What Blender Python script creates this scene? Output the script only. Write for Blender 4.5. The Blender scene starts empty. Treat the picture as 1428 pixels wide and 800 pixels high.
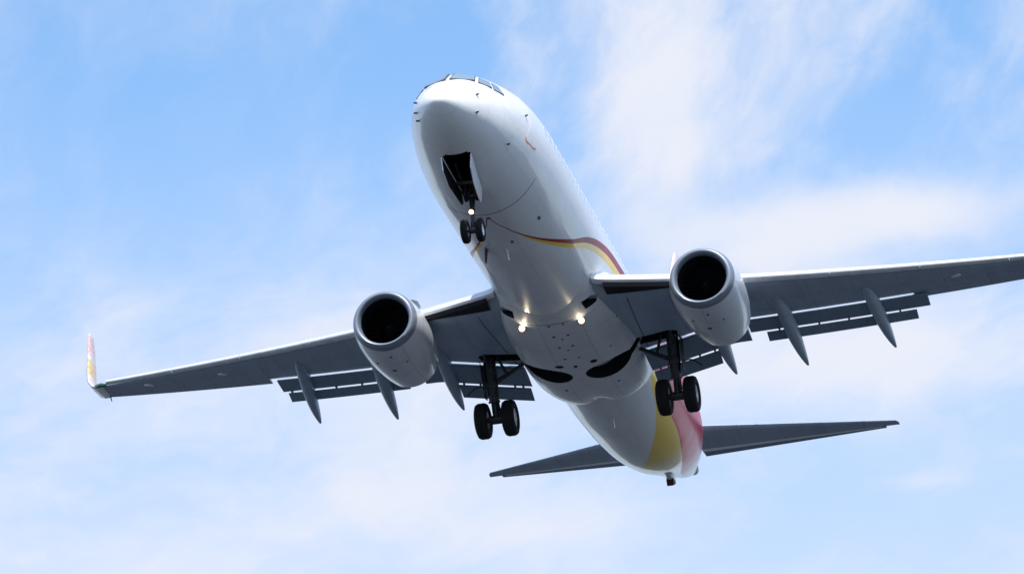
import bpy, bmesh, math, random
from mathutils import Vector, Matrix
from mathutils.bvhtree import BVHTree
random.seed(7)
SC = bpy.context.scene
COL = SC.collection
R = math.radians
PI = math.pi

# ---------------------------------------------------------------- camera, sky, sun, exposure
PITCH = R(2.5)                                  # the aircraft flies nose-up; x aft, y starboard, z up
ROT = Matrix.Rotation(PITCH, 3, 'Y')
CAM_BODY = Vector((-131.88216, -29.12186, -61.35349))
CAM_ROWS = Matrix(((0.2231108, -0.9733179, -0.0536091),
                   (-0.3547316, -0.1322928, 0.9255615),
                   (-0.9079576, -0.1874859, -0.3747825)))
CAM_POS = Vector((0, 0, 1.7))
PLANE_POS = CAM_POS - ROT @ CAM_BODY
cam = bpy.data.cameras.new('camera')
cam.sensor_width = 36.0
cam.lens = 187.53
cam.clip_start = 0.5
cam.clip_end = 60000
cam_o = bpy.data.objects.new('camera', cam)
COL.objects.link(cam_o)
m3 = ROT @ CAM_ROWS.transposed()
cam_o.matrix_world = Matrix.Translation(CAM_POS) @ m3.to_4x4()
SC.camera = cam_o

SUN_DIR = Vector((-0.45, -0.22, 0.82)).normalized()   # towards the sun
SUN_EL = math.asin(SUN_DIR.z)
sun = bpy.data.lights.new('sun', 'SUN')
sun.energy = 2.5
sun.angle = R(0.53)
sun.color = (1.0, 0.95, 0.88)
sun_o = bpy.data.objects.new('sun', sun)
COL.objects.link(sun_o)
sun_o.rotation_euler = (-SUN_DIR).to_track_quat('-Z', 'Y').to_euler()
sun_o.location = (0, 0, 200)

SC.view_settings.view_transform = 'Standard'
SC.view_settings.look = 'None'
SC.view_settings.gamma = 1.0
SC.view_settings.exposure = 1.3
SC.view_settings.use_curve_mapping = False
SC.render.film_transparent = False


class NT:
    """small helper for node trees"""
    def __init__(s, tree):
        s.t = tree

    def n(s, kind, **kw):
        nd = s.t.nodes.new(kind)
        for k, v in kw.items():
            setattr(nd, k, v)
        return nd

    def put(s, sock, v):
        if v is None:
            return
        if isinstance(v, bpy.types.NodeSocket):
            s.t.links.new(v, sock)
        else:
            if isinstance(v, tuple) and len(v) == 3 and sock.type == 'RGBA':
                v = (*v, 1)
            sock.default_value = v

    def m(s, op, a, b=None, c=None, clamp=False):
        nd = s.n('ShaderNodeMath', operation=op, use_clamp=clamp)
        s.put(nd.inputs[0], a)
        s.put(nd.inputs[1], b)
        s.put(nd.inputs[2], c)
        return nd.outputs[0]

    def mix(s, f, a, b):
        nd = s.n('ShaderNodeMix', data_type='RGBA')
        s.put(nd.inputs['Factor'], f)
        s.put(nd.inputs[6], a)
        s.put(nd.inputs[7], b)
        return nd.outputs[2]

    def ramp(s, v, a, b, smooth=True):
        """0 below a, 1 above b"""
        nd = s.n('ShaderNodeMapRange', interpolation_type='SMOOTHSTEP' if smooth else 'LINEAR')
        s.put(nd.inputs[0], v)
        s.put(nd.inputs[1], a)
        s.put(nd.inputs[2], b)
        return nd.outputs[0]

    def noise(s, vec, scale, detail=4, rough=0.55, dist=0.0):
        nd = s.n('ShaderNodeTexNoise')
        s.put(nd.inputs['Vector'], vec)
        nd.inputs['Scale'].default_value = scale
        nd.inputs['Detail'].default_value = detail
        nd.inputs['Roughness'].default_value = rough
        nd.inputs['Distortion'].default_value = dist
        return nd.outputs[0]

    def curve(s, v, pts, lo, hi, ylo, yhi):
        nd = s.n('ShaderNodeFloatCurve')
        cv = nd.mapping.curves[0]
        q = [((x - lo) / (hi - lo), (y - ylo) / (yhi - ylo)) for x, y in pts]
        cv.points[0].location = q[0]
        cv.points[1].location = q[-1]
        for p in q[1:-1]:
            cv.points.new(*p)
        nd.mapping.update()
        t = s.m('DIVIDE', s.m('SUBTRACT', v, lo), hi - lo)
        s.put(nd.inputs['Value'], t)
        return s.m('MULTIPLY_ADD', nd.outputs[0], yhi - ylo, ylo)


# sky: Nishita blue with high thin cloud banks laid out by azimuth and elevation
W = bpy.data.worlds.new('World')
SC.world = W
W.use_nodes = True
W.node_tree.nodes.clear()
k = NT(W.node_tree)
sky = k.n('ShaderNodeTexSky')
sky.sky_type = 'NISHITA'
sky.sun_disc = False
sky.sun_elevation = SUN_EL
sky.sun_rotation = math.atan2(SUN_DIR.x, SUN_DIR.y)
sky.altitude = 0
sky.air_density = 1.0
sky.dust_density = 0.4
sky.ozone_density = 2.0
tc = k.n('ShaderNodeTexCoord')
sep = k.n('ShaderNodeSeparateXYZ')
k.put(sep.inputs[0], tc.outputs['Generated'])
AZ = k.m('MULTIPLY', k.m('ARCTAN2', sep.outputs[1], sep.outputs[0]), 57.29578)
EL = k.m('MULTIPLY', k.m('ARCSINE', sep.outputs[2]), 57.29578)
comb = k.n('ShaderNodeCombineXYZ')
k.put(comb.inputs[0], AZ)
k.put(comb.inputs[1], EL)
P = comb.outputs[0]
# streaky cirrus: a fan slanting up to the right higher in the sky, flatter bars lower down
warp = k.n('ShaderNodeTexNoise')
k.put(warp.inputs['Vector'], P)
warp.inputs['Scale'].default_value = 0.6
warp.inputs['Detail'].default_value = 4


def streaks(ang, long, short, wamt):
    mp = k.n('ShaderNodeMapping', vector_type='TEXTURE')
    k.put(mp.inputs[0], P)
    mp.inputs['Rotation'].default_value = (0, 0, R(ang))
    mp.inputs['Scale'].default_value = (long, short, 1)
    wv = k.n('ShaderNodeVectorMath', operation='MULTIPLY_ADD')
    k.put(wv.inputs[0], warp.outputs['Color'])
    wv.inputs[1].default_value = (wamt, wamt, 0)
    k.put(wv.inputs[2], mp.outputs[0])
    big = k.noise(wv.outputs[0], 1.3, 4, 0.5)
    fine = k.noise(wv.outputs[0], 3.6, 8, 0.62)
    return k.m('ADD', k.m('MULTIPLY', k.m('SUBTRACT', big, 0.5), 1.0), k.m('MULTIPLY', k.m('SUBTRACT', fine, 0.5), 0.45))


high = streaks(128, 1.6, 1.0, 1.1)
low = streaks(170, 2.2, 1.0, 1.0)
up = k.ramp(EL, 19.2, 21.2)
high = k.m('MULTIPLY', high, k.m('MULTIPLY_ADD', k.ramp(AZ, 11.5, 14.5), -.5, 1))   # thinner wisps in the clear blue on that side
dens = k.m('ADD', k.m('MULTIPLY', high, up), k.m('MULTIPLY', low, k.m('SUBTRACT', 1, up)))
AZ0, EL0 = 11.67, 19.5
# (azimuth right of the aircraft, elevation above it, half-widths, weight): where the banks hang
BANKS = [(1.75, 2.3, .85, 1.3, .46), (3.3, 2.4, 1.4, .8, .36), (2.2, 1.3, .8, .7, .35), (4.3, 0.55, 1.5, .32, .62), (3.0, 0.1, 1.5, .5, .45),
         (-1.3, -1.6, 1.5, 1.1, .55), (-2.0, -.2, 1.0, .6, .40), (-4.4, -.5, 1.0, .8, .22), (-4.5, -2.8, 1.8, .5, .40), (.8, -2.6, 1.3, .5, .30),
         (4.6, -1.0, 1.5, .5, .55), (2.6, -.9, 1.5, .6, .55), (-5.4, -1.4, .8, .7, .25), (4.6, -2.35, .5, .10, .35), (3.6, -2.5, 1.6, .5, -.28),
         (-3.8, 1.9, 2.0, 1.1, -.22), (-.7, 2.5, .9, .7, -.35), (1.0, 1.5, .3, .4, -.2), (4.6, 1.6, .8, .5, -.30), (5.6, 2.7, .4, .4, -.25), (2.7, 1.0, .5, .3, -.18)]
for a, e, sa, se, wgt in BANKS:
    da = k.m('DIVIDE', k.m('SUBTRACT', AZ, AZ0 - a), sa)
    de = k.m('DIVIDE', k.m('SUBTRACT', EL, EL0 + e), se)
    g = k.m('EXPONENT', k.m('MULTIPLY', k.m('ADD', k.m('MULTIPLY', da, da), k.m('MULTIPLY', de, de)), -0.9))
    dens = k.m('MULTIPLY_ADD', g, wgt, dens)
cover = k.m('MULTIPLY', k.ramp(dens, -0.28, 0.78), 0.97)
k_sky = k.n('ShaderNodeMix', data_type='RGBA', blend_type='MULTIPLY')
k_sky.inputs[0].default_value = 1
k.put(k_sky.inputs[6], sky.outputs[0])
k_sky.inputs[7].default_value = (.80, .95, 1.0, 1)
thin = k.m('MULTIPLY_ADD', k.m('SUBTRACT', 1, k.ramp(EL, 16.0, 22.0, False)), .58, .02)   # the blue pales towards the horizon
blue = k.mix(thin, k_sky.outputs[2], (3.0, 3.22, 3.86))
col = k.mix(cover, blue, (3.42, 3.53, 3.93))
bg = k.n('ShaderNodeBackground')
k.put(bg.inputs[0], col)
bg.inputs[1].default_value = 0.10
wo = k.n('ShaderNodeOutputWorld')
k.put(wo.inputs[0], bg.outputs[0])


# ---------------------------------------------------------------- materials
def mat(name, col, rough=0.5, metal=0.0, coat=0.0, build=None, emit=None, estr=0.0, spec=0.5):
    m = bpy.data.materials.new(name)
    m.use_nodes = True
    nt = m.node_tree
    b = nt.nodes['Principled BSDF']
    b.inputs['Base Color'].default_value = (*col, 1)
    b.inputs['Roughness'].default_value = rough
    b.inputs['Metallic'].default_value = metal
    b.inputs['Coat Weight'].default_value = coat
    b.inputs['Coat Roughness'].default_value = 0.06
    b.inputs['Specular IOR Level'].default_value = spec
    if emit:
        b.inputs['Emission Color'].default_value = (*emit, 1)
        b.inputs['Emission Strength'].default_value = estr
    if build:
        build(NT(nt), b)
    return m


def objpos(k):
    t = k.n('ShaderNodeTexCoord')
    s = k.n('ShaderNodeSeparateXYZ')
    k.put(s.inputs[0], t.outputs['Object'])
    return t.outputs['Object'], s.outputs[0], s.outputs[1], s.outputs[2]


def line_every(k, v, step, half, off=0.0):
    """thin line mask repeating every step metres"""
    f = k.m('ABSOLUTE', k.m('SUBTRACT', k.m('FRACT', k.m('DIVIDE', k.m('ADD', v, off), step)), 0.5))
    return k.m('LESS_THAN', f, half / step)


def grime(k, P, amount, stretch=(0.25, 2.2, 2.2)):
    mpn = k.n('ShaderNodeMapping')
    k.put(mpn.inputs[0], P)
    mpn.inputs['Scale'].default_value = stretch
    a = k.noise(mpn.outputs[0], 1.0, 6, 0.62)
    b = k.noise(P, 0.55, 4, 0.6)
    return k.m('MULTIPLY', k.ramp(k.m('ADD', k.m('MULTIPLY', a, .65), k.m('MULTIPLY', b, .35)), .42, .72), amount)


def fus_build(k, b):
    P, x, y, z = objpos(k)
    # angle from the keel line, port positive, about a centre that rises in the tail
    zc = k.m('MULTIPLY', k.ramp(x, 25, 37.5, False), 1.1)
    phs = k.m('MULTIPLY', k.m('ARCTAN2', k.m('MULTIPLY', y, -1), k.m('SUBTRACT', zc, z)), 57.29578)
    ph = k.m('ABSOLUTE', phs)
    base = k.mix(grime(k, P, .32), (.80, .81, .82), (.52, .51, .49))
    # skin joints
    ln = k.m('MAXIMUM', line_every(k, x, 2.05, .008, .12), k.m('LESS_THAN', k.m('ABSOLUTE', k.m('SUBTRACT', x, 2.05)), .009))
    ln = k.m('MAXIMUM', ln, k.m('MULTIPLY', line_every(k, ph, 34.0, .22, 6), k.m('GREATER_THAN', x, 3)))
    base = k.mix(k.m('MULTIPLY', ln, .30), base, (.30, .32, .35))
    l2 = k.m('MAXIMUM', line_every(k, x, .512, .006, .2), line_every(k, ph, 8.5, .10, 2))
    base = k.mix(k.m('MULTIPLY', k.m('MULTIPLY', l2, k.m('GREATER_THAN', x, 2.2)), .10), base, (.25, .27, .30))
    seam = k.m('MULTIPLY', k.m('LESS_THAN', k.m('ABSOLUTE', k.m('SUBTRACT', x, 6.03)), .022), k.m('LESS_THAN', ph, 52))
    base = k.mix(k.m('MULTIPLY', seam, .9), base, (.06, .065, .075))
    # red and yellow ribbon that starts on the keel behind the nose wheel and climbs both flanks
    c = k.curve(x, [(6, 0), (6.35, 1.0), (7.34, 9.4), (8.67, 23.2), (9.7, 35), (10.9, 49), (12.2, 65), (13.9, 77.5), (15.1, 82.5), (17, 85), (18, 86)], 6, 18, 0, 90)
    wd = k.curve(x, [(6, .9), (7.4, 1.1), (8.7, 2.0), (9.7, 3.2), (10.9, 4.5), (12.2, 5.7), (13.9, 7.0), (15.1, 8.0), (18, 9.5)], 6, 18, 0, 10)
    d = k.m('SUBTRACT', ph, c)
    inx = k.m('MULTIPLY', k.m('GREATER_THAN', x, 6.3), k.m('LESS_THAN', x, 17.9))
    red = k.m('MULTIPLY', inx, k.m('MULTIPLY', k.m('GREATER_THAN', d, 0), k.m('LESS_THAN', d, wd)))
    yel = k.m('MULTIPLY', inx, k.m('MULTIPLY', k.m('LESS_THAN', d, 0), k.m('GREATER_THAN', k.m('ADD', d, wd), 0)))
    yel = k.m('MULTIPLY', yel, k.m('GREATER_THAN', x, 8.2))
    base = k.mix(yel, base, (.88, .56, .015))
    base = k.mix(red, base, (.30, .008, .018))
    # tail colours: a broad yellow sweep, then red, on the port side, fading out towards the tail cone
    ye = k.curve(x, [(22, 54), (23.2, 46), (24.6, 38.5), (26.3, 24), (28.0, 8), (28.9, 0), (30.5, -18), (33, -40)], 22, 33, -60, 90)
    re = k.curve(x, [(22, 60), (24.5, 52), (26.1, 46.9), (27.5, 43.5), (28.9, 37.7), (30.7, 29.4), (33, 18), (36, 4)], 22, 36, -60, 90)
    fade = k.m('SUBTRACT', 1, k.ramp(x, 28.4, 32.6))
    tl = k.m('GREATER_THAN', x, 22.1)
    ym = k.m('MULTIPLY', k.m('MULTIPLY', tl, k.ramp(k.m('SUBTRACT', phs, ye), -1.2, 1.6)), fade)
    rm = k.m('MULTIPLY', k.m('MULTIPLY', tl, k.ramp(k.m('SUBTRACT', phs, re), -.4, .4)), k.m('SUBTRACT', 1, k.ramp(x, 31.5, 36.8)))
    base = k.mix(ym, base, (.92, .61, .008))
    rm0 = k.m('MULTIPLY', tl, k.ramp(k.m('SUBTRACT', phs, re), -.4, .4))
    base = k.mix(rm0, base, (.80, .78, .79))
    base = k.mix(rm, base, (.66, .010, .06))
    k.put(b.inputs['Specular IOR Level'], k.m('MULTIPLY_ADD', k.m('MAXIMUM', rm, red), -.24, .42))
    k.put(b.inputs['Coat Weight'], k.m('MULTIPLY_ADD', k.m('MAXIMUM', rm, red), -.42, .55))
    k.put(b.inputs['Base Color'], base)
    rn = k.noise(P, 1.3, 3)
    # slight oil-canning of the skin between frames, so reflections waver
    mpb = k.n('ShaderNodeMapping')
    k.put(mpb.inputs[0], P)
    mpb.inputs['Scale'].default_value = (.7, 1.6, 1.6)
    bmp = k.n('ShaderNodeBump')
    bmp.inputs['Strength'].default_value = .35
    bmp.inputs['Distance'].default_value = .03
    k.put(bmp.inputs['Height'], k.noise(mpb.outputs[0], 1.0, 2, .4))
    k.put(b.inputs['Normal'], bmp.outputs[0])
    k.put(b.inputs['Coat Normal'], bmp.outputs[0])
    k.put(b.inputs['Roughness'], k.m('MULTIPLY_ADD', rn, .16, .26))


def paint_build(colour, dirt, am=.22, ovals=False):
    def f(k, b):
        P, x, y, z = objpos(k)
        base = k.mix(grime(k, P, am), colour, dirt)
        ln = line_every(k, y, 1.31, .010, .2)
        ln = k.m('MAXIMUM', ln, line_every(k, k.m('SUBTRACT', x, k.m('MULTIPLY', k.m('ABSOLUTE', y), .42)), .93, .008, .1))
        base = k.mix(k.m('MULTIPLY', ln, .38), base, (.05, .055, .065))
        if ovals:
            ay = k.m('ABSOLUTE', y)
            fy = k.m('MULTIPLY', k.m('SUBTRACT', k.m('FRACT', k.m('DIVIDE', ay, .62)), .5), .62 / .13)
            fx = k.m('DIVIDE', k.m('SUBTRACT', x, k.m('MULTIPLY_ADD', ay, .46, 14.85)), .22)
            rr = k.m('ADD', k.m('MULTIPLY', fx, fx), k.m('MULTIPLY', fy, fy))
            ring = k.m('MULTIPLY', k.m('LESS_THAN', k.m('ABSOLUTE', k.m('SUBTRACT', rr, .8)), .2), k.m('MULTIPLY', k.m('GREATER_THAN', ay, 5.4), k.m('LESS_THAN', x, 24)))
            base = k.mix(k.m('MULTIPLY', ring, .28), base, (.04, .045, .055))
            sp = k.m('MULTIPLY', k.m('LESS_THAN', k.m('ABSOLUTE', k.m('SUBTRACT', x, k.m('MULTIPLY_ADD', ay, .36, 16.55))), .014), k.m('LESS_THAN', x, 24))
            base = k.mix(k.m('MULTIPLY', sp, .4), base, (.04, .045, .055))
            rt = k.m('MULTIPLY', k.m('LESS_THAN', k.m('ABSOLUTE', k.m('SUBTRACT', ay, k.m('MULTIPLY_ADD', x, -.05, 3.05))), .022), k.m('MULTIPLY', k.m('GREATER_THAN', x, 15), k.m('LESS_THAN', x, 24)))
            base = k.mix(k.m('MULTIPLY', rt, .85), base, (.03, .032, .04))
        k.put(b.inputs['Base Color'], base)
    return f


def winglet_build(k, b):
    P, x, y, z = objpos(k)
    n = k.noise(P, 7.0, 2, .5, 1.4)
    red = k.m('MULTIPLY', k.m('GREATER_THAN', n, .52), k.ramp(z, .75, .95))
    mid = k.m('MULTIPLY', k.ramp(z, 1.05, 1.25), k.m('SUBTRACT', 1, k.ramp(z, 1.75, 1.95)))
    base = k.mix(k.m('MULTIPLY', mid, .75), (.8, .79, .77), (.82, .55, .12))
    top = k.m('MULTIPLY', k.ramp(z, 1.9, 2.3), k.m('SUBTRACT', 1, k.ramp(z, 2.75, 2.95)))
    base = k.mix(k.m('MULTIPLY', top, .45), base, (.72, .30, .2))
    base = k.mix(k.m('MULTIPLY', red, .42), base, (.62, .10, .08))
    k.put(b.inputs['Base Color'], base)


def fin_build(k, b):
    P, x, y, z = objpos(k)
    n = k.noise(P, .9, 3, .5, .8)
    f = k.ramp(k.m('ADD', z, k.m('MULTIPLY', k.m('SUBTRACT', n, .5), 3.0)), 4.5, 7.5)
    c = k.mix(f, (.42, .02, .035), (.74, .60, .60))
    k.put(b.inputs['Base Color'], c)


def belly_build(k, b):
    paint_build((.74, .75, .76), (.45, .45, .44), am=.3)(k, b)
    P, x, y, z = objpos(k)
    src = b.inputs['Base Color'].links[0].from_socket
    seam = k.m('MULTIPLY', k.m('LESS_THAN', k.m('ABSOLUTE', k.m('SUBTRACT', x, 14.72)), .018), k.m('LESS_THAN', k.m('ABSOLUTE', y), .95))
    sd = k.m('MULTIPLY', k.m('LESS_THAN', k.m('ABSOLUTE', k.m('ADD', z, 1.47)), .022), k.m('MULTIPLY', k.m('GREATER_THAN', x, 15.6), k.m('LESS_THAN', x, 19.6)))
    seam = k.m('MAXIMUM', seam, sd)
    k.put(b.inputs['Base Color'], k.mix(k.m('MULTIPLY', seam, .85), src, (.05, .05, .06)))


def ground_build(k, b):
    P, x, y, z = objpos(k)
    n = k.noise(P, .02, 6, .6)
    f = k.noise(P, .9, 5, .6)
    c = k.mix(k.ramp(n, .4, .6), (.027, .033, .042), (.040, .046, .056))
    c = k.mix(k.m('MULTIPLY', f, .5), c, (.018, .022, .028))
    k.put(b.inputs['Base Color'], c)


def tyre_build(k, b):
    P, x, y, z = objpos(k)
    n = k.noise(P, 9.0, 4)
    k.put(b.inputs['Base Color'], k.mix(n, (.007, .0075, .009), (.016, .016, .017)))


def steel_build(k, b):
    P, x, y, z = objpos(k)
    n = k.noise(P, 6.0, 5, .6)
    k.put(b.inputs['Base Color'], k.mix(k.ramp(n, .35, .7), (.040, .043, .05), (.018, .019, .022)))


def slat_build(k, b):
    P, x, y, z = objpos(k)
    n = k.noise(P, 3.0, 5, .6)
    k.put(b.inputs['Base Color'], k.mix(k.ramp(n, .35, .7), (.80, .81, .83), (.66, .67, .69)))
    k.put(b.inputs['Roughness'], k.m('MULTIPLY_ADD', n, .2, .22))


M = {
    'fuselage': mat('white_livery_paint', (.8, .81, .82), .3, coat=.25, build=fus_build, spec=.4),
    'white': mat('white_gloss_paint', (.78, .79, .80), .32, coat=.5, build=paint_build((.78, .79, .80), (.50, .50, .49))),
    'belly': mat('belly_fairing_paint', (.72, .73, .74), .36, coat=.35, build=belly_build),
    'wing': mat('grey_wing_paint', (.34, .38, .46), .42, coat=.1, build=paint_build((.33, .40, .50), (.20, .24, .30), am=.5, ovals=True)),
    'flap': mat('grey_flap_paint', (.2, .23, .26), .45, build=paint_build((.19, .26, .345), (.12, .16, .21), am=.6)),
    'cowl': mat('nacelle_paint', (.45, .47, .5), .3, coat=.5, build=paint_build((.66, .68, .71), (.44, .45, .47), am=.35)),
    'lip': mat('inlet_lip_metal', (.22, .25, .31), .42, metal=.35),
    'slat': mat('slat_metal', (.8, .81, .83), .3, metal=.25, coat=.3, build=slat_build),
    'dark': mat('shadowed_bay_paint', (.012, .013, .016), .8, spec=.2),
    'fan': mat('fan_titanium', (.010, .011, .013), .5, metal=.3, spec=.2),
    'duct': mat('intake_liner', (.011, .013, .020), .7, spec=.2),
    'tyre': mat('tyre_rubber', (.02, .02, .02), .85, spec=.25, build=tyre_build),
    'rim': mat('wheel_rim', (.78, .79, .80), .4, metal=.3),
    'steel': mat('landing_gear_steel', (.08, .085, .09), .45, metal=.3, build=steel_build),
    'chrome': mat('oleo_chrome', (.7, .72, .75), .18, metal=1.0),
    'seal': mat('window_seal', (.07, .085, .10), .5),
    'glass': mat('cockpit_glass', (.30, .40, .45), .06, metal=.35, coat=1.0, spec=.8),
    'pale_pane': mat('cabin_pane', (.30, .33, .36), .12, coat=.5),
    'glint_strip': mat('pale_glint_strip', (.85, .88, .90), .3, coat=.3),
    'orange': mat('door_marking', (.75, .22, .06), .5),
    'probe': mat('probe_metal', (.06, .06, .065), .4, metal=.4),
    'lamp': mat('lamp_filament_lens', (1, .95, .85), .3, emit=(1, .84, .58), estr=30.0),
    'lamp_rim': mat('lamp_reflector', (.9, .75, .5), .25, emit=(1, .62, .28), estr=1.1),
    'red_fin': mat('tail_fin_paint', (.42, .02, .035), .3, coat=.5, build=fin_build),
    'winglet': mat('winglet_paint', (.8, .79, .77), .35, coat=.3, build=winglet_build),
    'navgreen': mat('green_lens', (.01, .08, .06), .15, coat=.6),
    'exhaust': mat('exhaust_metal', (.22, .20, .18), .4, metal=.8),
}


# ---------------------------------------------------------------- mesh helpers
def link(name, bm, mats, parent=None, smooth=38, recalc=True):
    if recalc:
        bmesh.ops.recalc_face_normals(bm, faces=bm.faces[:])
    me = bpy.data.meshes.new(name)
    bm.to_mesh(me)
    bm.free()
    if not isinstance(mats, (list, tuple)):
        mats = [mats]
    for q in mats:
        me.materials.append(q)
    if smooth:
        me.polygons.foreach_set('use_smooth', [True] * len(me.polygons))
        me.set_sharp_from_angle(angle=R(smooth))
    o = bpy.data.objects.new(name, me)
    COL.objects.link(o)
    if parent:
        o.parent = parent
    return o


def loft(bm, rings, closed=True, cap0=True, cap1=True, mi=0):
    vs = [[bm.verts.new(p) for p in r] for r in rings]
    n = len(vs[0])
    for a, b in zip(vs, vs[1:]):
        for i in range(n if closed else n - 1):
            j = (i + 1) % n
            f = bm.faces.new((a[i], a[j], b[j], b[i]))
            f.material_index = mi
    if closed and cap0:
        bm.faces.new(vs[0][::-1]).material_index = mi
    if closed and cap1:
        bm.faces.new(vs[-1]).material_index = mi
    return vs


def frame_of(d):
    d = d.normalized()
    u = d.cross(Vector((0, 0, 1)))
    if u.length < 1e-3:
        u = d.cross(Vector((1, 0, 0)))
    u.normalize()
    return u, u.cross(d).normalized()


def tube(bm, pts, rad, seg=14, mi=0):
    pts = [Vector(p) for p in pts]
    if not isinstance(rad, (list, tuple)):
        rad = [rad] * len(pts)
    u, v = frame_of(pts[-1] - pts[0])
    rings = []
    for p, r in zip(pts, rad):
        rings.append([p + u * (r * math.cos(2 * PI * i / seg)) + v * (r * math.sin(2 * PI * i / seg)) for i in range(seg)])
    loft(bm, rings, mi=mi)


def box(bm, c, s, rot=None, mi=0, bev=0.0):
    c = Vector(c)
    vs = []
    for x in (-.5, .5):
        for y in (-.5, .5):
            for z in (-.5, .5):
                p = Vector((x * s[0], y * s[1], z * s[2]))
                if rot:
                    p = rot @ p
                vs.append(bm.verts.new(c + p))
    fs = [(0, 1, 3, 2), (4, 6, 7, 5), (0, 4, 5, 1), (2, 3, 7, 6), (0, 2, 6, 4), (1, 5, 7, 3)]
    ff = [bm.faces.new([vs[i] for i in f]) for f in fs]
    for f in ff:
        f.material_index = mi
    if bev:
        es = list({e for f in ff for e in f.edges})
        bmesh.ops.bevel(bm, geom=es, offset=bev, segments=2, affect='EDGES', profile=.6)


def lathe_y(bm, prof, c, seg=40, mi=None):
    """prof: (radius, y); revolve about the y axis through c, closed profile"""
    rings = []
    for i in range(seg):
        a = 2 * PI * i / seg
        rings.append([bm.verts.new((c[0] + r * math.cos(a), c[1] + y, c[2] + r * math.sin(a))) for r, y in prof])
    n = len(prof)
    for i in range(seg):
        p, q = rings[i], rings[(i + 1) % seg]
        for j in range(n - 1):
            f = bm.faces.new((p[j], p[j + 1], q[j + 1], q[j]))
            f.material_index = mi[j] if mi else 0
    bm.faces.new([r[0] for r in rings]).material_index = mi[0] if mi else 0
    bm.faces.new([r[-1] for r in rings][::-1]).material_index = mi[-1] if mi else 0


def pchip(xs, ys, q):
    n = len(xs)
    h = [xs[i + 1] - xs[i] for i in range(n - 1)]
    d = [(ys[i + 1] - ys[i]) / h[i] for i in range(n - 1)]
    m = [d[0]] + [0] * (n - 2) + [d[-1]]
    for i in range(1, n - 1):
        if d[i - 1] * d[i] > 0:
            m[i] = (h[i - 1] + h[i]) * 3 / ((2 * h[i] + h[i - 1]) / d[i - 1] + (h[i] + 2 * h[i - 1]) / d[i])
    q = min(max(q, xs[0]), xs[-1])
    i = max(j for j in range(n - 1) if xs[j] <= q)
    t = (q - xs[i]) / h[i]
    return (1 + 2 * t) * (1 - t) ** 2 * ys[i] + t * (1 - t) ** 2 * h[i] * m[i] + t * t * (3 - 2 * t) * ys[i + 1] + t * t * (t - 1) * h[i] * m[i + 1]


def lerp_tab(tab, v):
    if v <= tab[0][0]:
        a, b = tab[0], tab[1]
    elif v >= tab[-1][0]:
        a, b = tab[-2], tab[-1]
    else:
        i = max(j for j in range(len(tab) - 1) if tab[j][0] <= v)
        a, b = tab[i], tab[i + 1]
    t = (v - a[0]) / (b[0] - a[0])
    return a[1] + t * (b[1] - a[1])


def boolean_cut(o, cutter_bm, m):
    me = bpy.data.meshes.new('cutter')
    bmesh.ops.recalc_face_normals(cutter_bm, faces=cutter_bm.faces[:])
    cutter_bm.to_mesh(me)
    cutter_bm.free()
    me.materials.append(m)
    c = bpy.data.objects.new('cutter', me)
    COL.objects.link(c)
    c.parent = root
    bpy.context.view_layer.update()
    mod = o.modifiers.new('cut', 'BOOLEAN')
    mod.operation = 'DIFFERENCE'
    mod.solver = 'EXACT'
    mod.material_mode = 'TRANSFER'
    mod.object = c
    dg = bpy.context.evaluated_depsgraph_get()
    dg.update()
    new = bpy.data.meshes.new_from_object(o.evaluated_get(dg))
    old = o.data
    o.modifiers.clear()
    o.data = new
    new.name = o.name
    bpy.data.objects.remove(c)
    bpy.data.meshes.remove(old)
    new.polygons.foreach_set('use_smooth', [True] * len(new.polygons))
    new.set_sharp_from_angle(angle=R(38))


# ---------------------------------------------------------------- ground (below the frame; it lights the belly)
bm = bmesh.new()
gv = [bm.verts.new((30000 * math.cos(i * PI / 32), 30000 * math.sin(i * PI / 32), 0)) for i in range(64)]
bm.faces.new(gv)
g = link('ground', bm, mat('dark_wet_ground', (.028, .032, .038), .9, build=ground_build, spec=.2), smooth=None)
g['kind'] = 'structure'

# ---------------------------------------------------------------- the aircraft
root = bpy.data.objects.new('airplane', None)
COL.objects.link(root)
root.location = PLANE_POS
root.rotation_euler = (0, PITCH, 0)
root['label'] = 'white twin-engine jet airliner descending overhead with wheels down and red and yellow ribbon stripe'
root['category'] = 'airplane'

# --- fuselage
FX = [.55, .67, .85, 1.35, 1.80, 2.15, 2.50, 2.95, 3.6, 4.3, 5.05, 6.55, 8.05, 12.5, 24.6, 27, 29, 31, 33, 35, 36.5, 37.6, 38.05]
FZT = [-.78, -.54, -.35, .01, .30, .55, .77, .955, 1.16, 1.345, 1.53, 1.77, 1.87, 1.88, 1.88, 1.88, 1.87, 1.84, 1.79, 1.70, 1.60, 1.47, 1.38]
FZB = [-.78, -.98, -1.13, -1.41, -1.575, -1.68, -1.76, -1.84, -1.93, -2.005, -2.06, -2.12, -2.13, -2.13, -2.10, -1.968, -1.778, -1.392, -.779, -.161, .343, .80, .98]
FHW = [.015, .29, .47, .80, 1.00, 1.13, 1.235, 1.355, 1.50, 1.62, 1.74, 1.85, 1.88, 1.88, 1.86, 1.80, 1.715, 1.575, 1.29, .88, .48, .22, .12]
FZC = [-.78, -.77, -.74, -.66, -.585, -.52, -.46, -.36, -.23, -.12, -.05, 0, 0, 0, 0, .05, .2, .4, .65, .9, 1.05, 1.13, 1.17]


FQ = [math.sqrt(x - FX[0]) for x in FX]


def fsec(x):
    return [pchip(FQ, t, math.sqrt(max(0, x - FX[0]))) for t in (FZT, FZB, FHW, FZC)]


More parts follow.
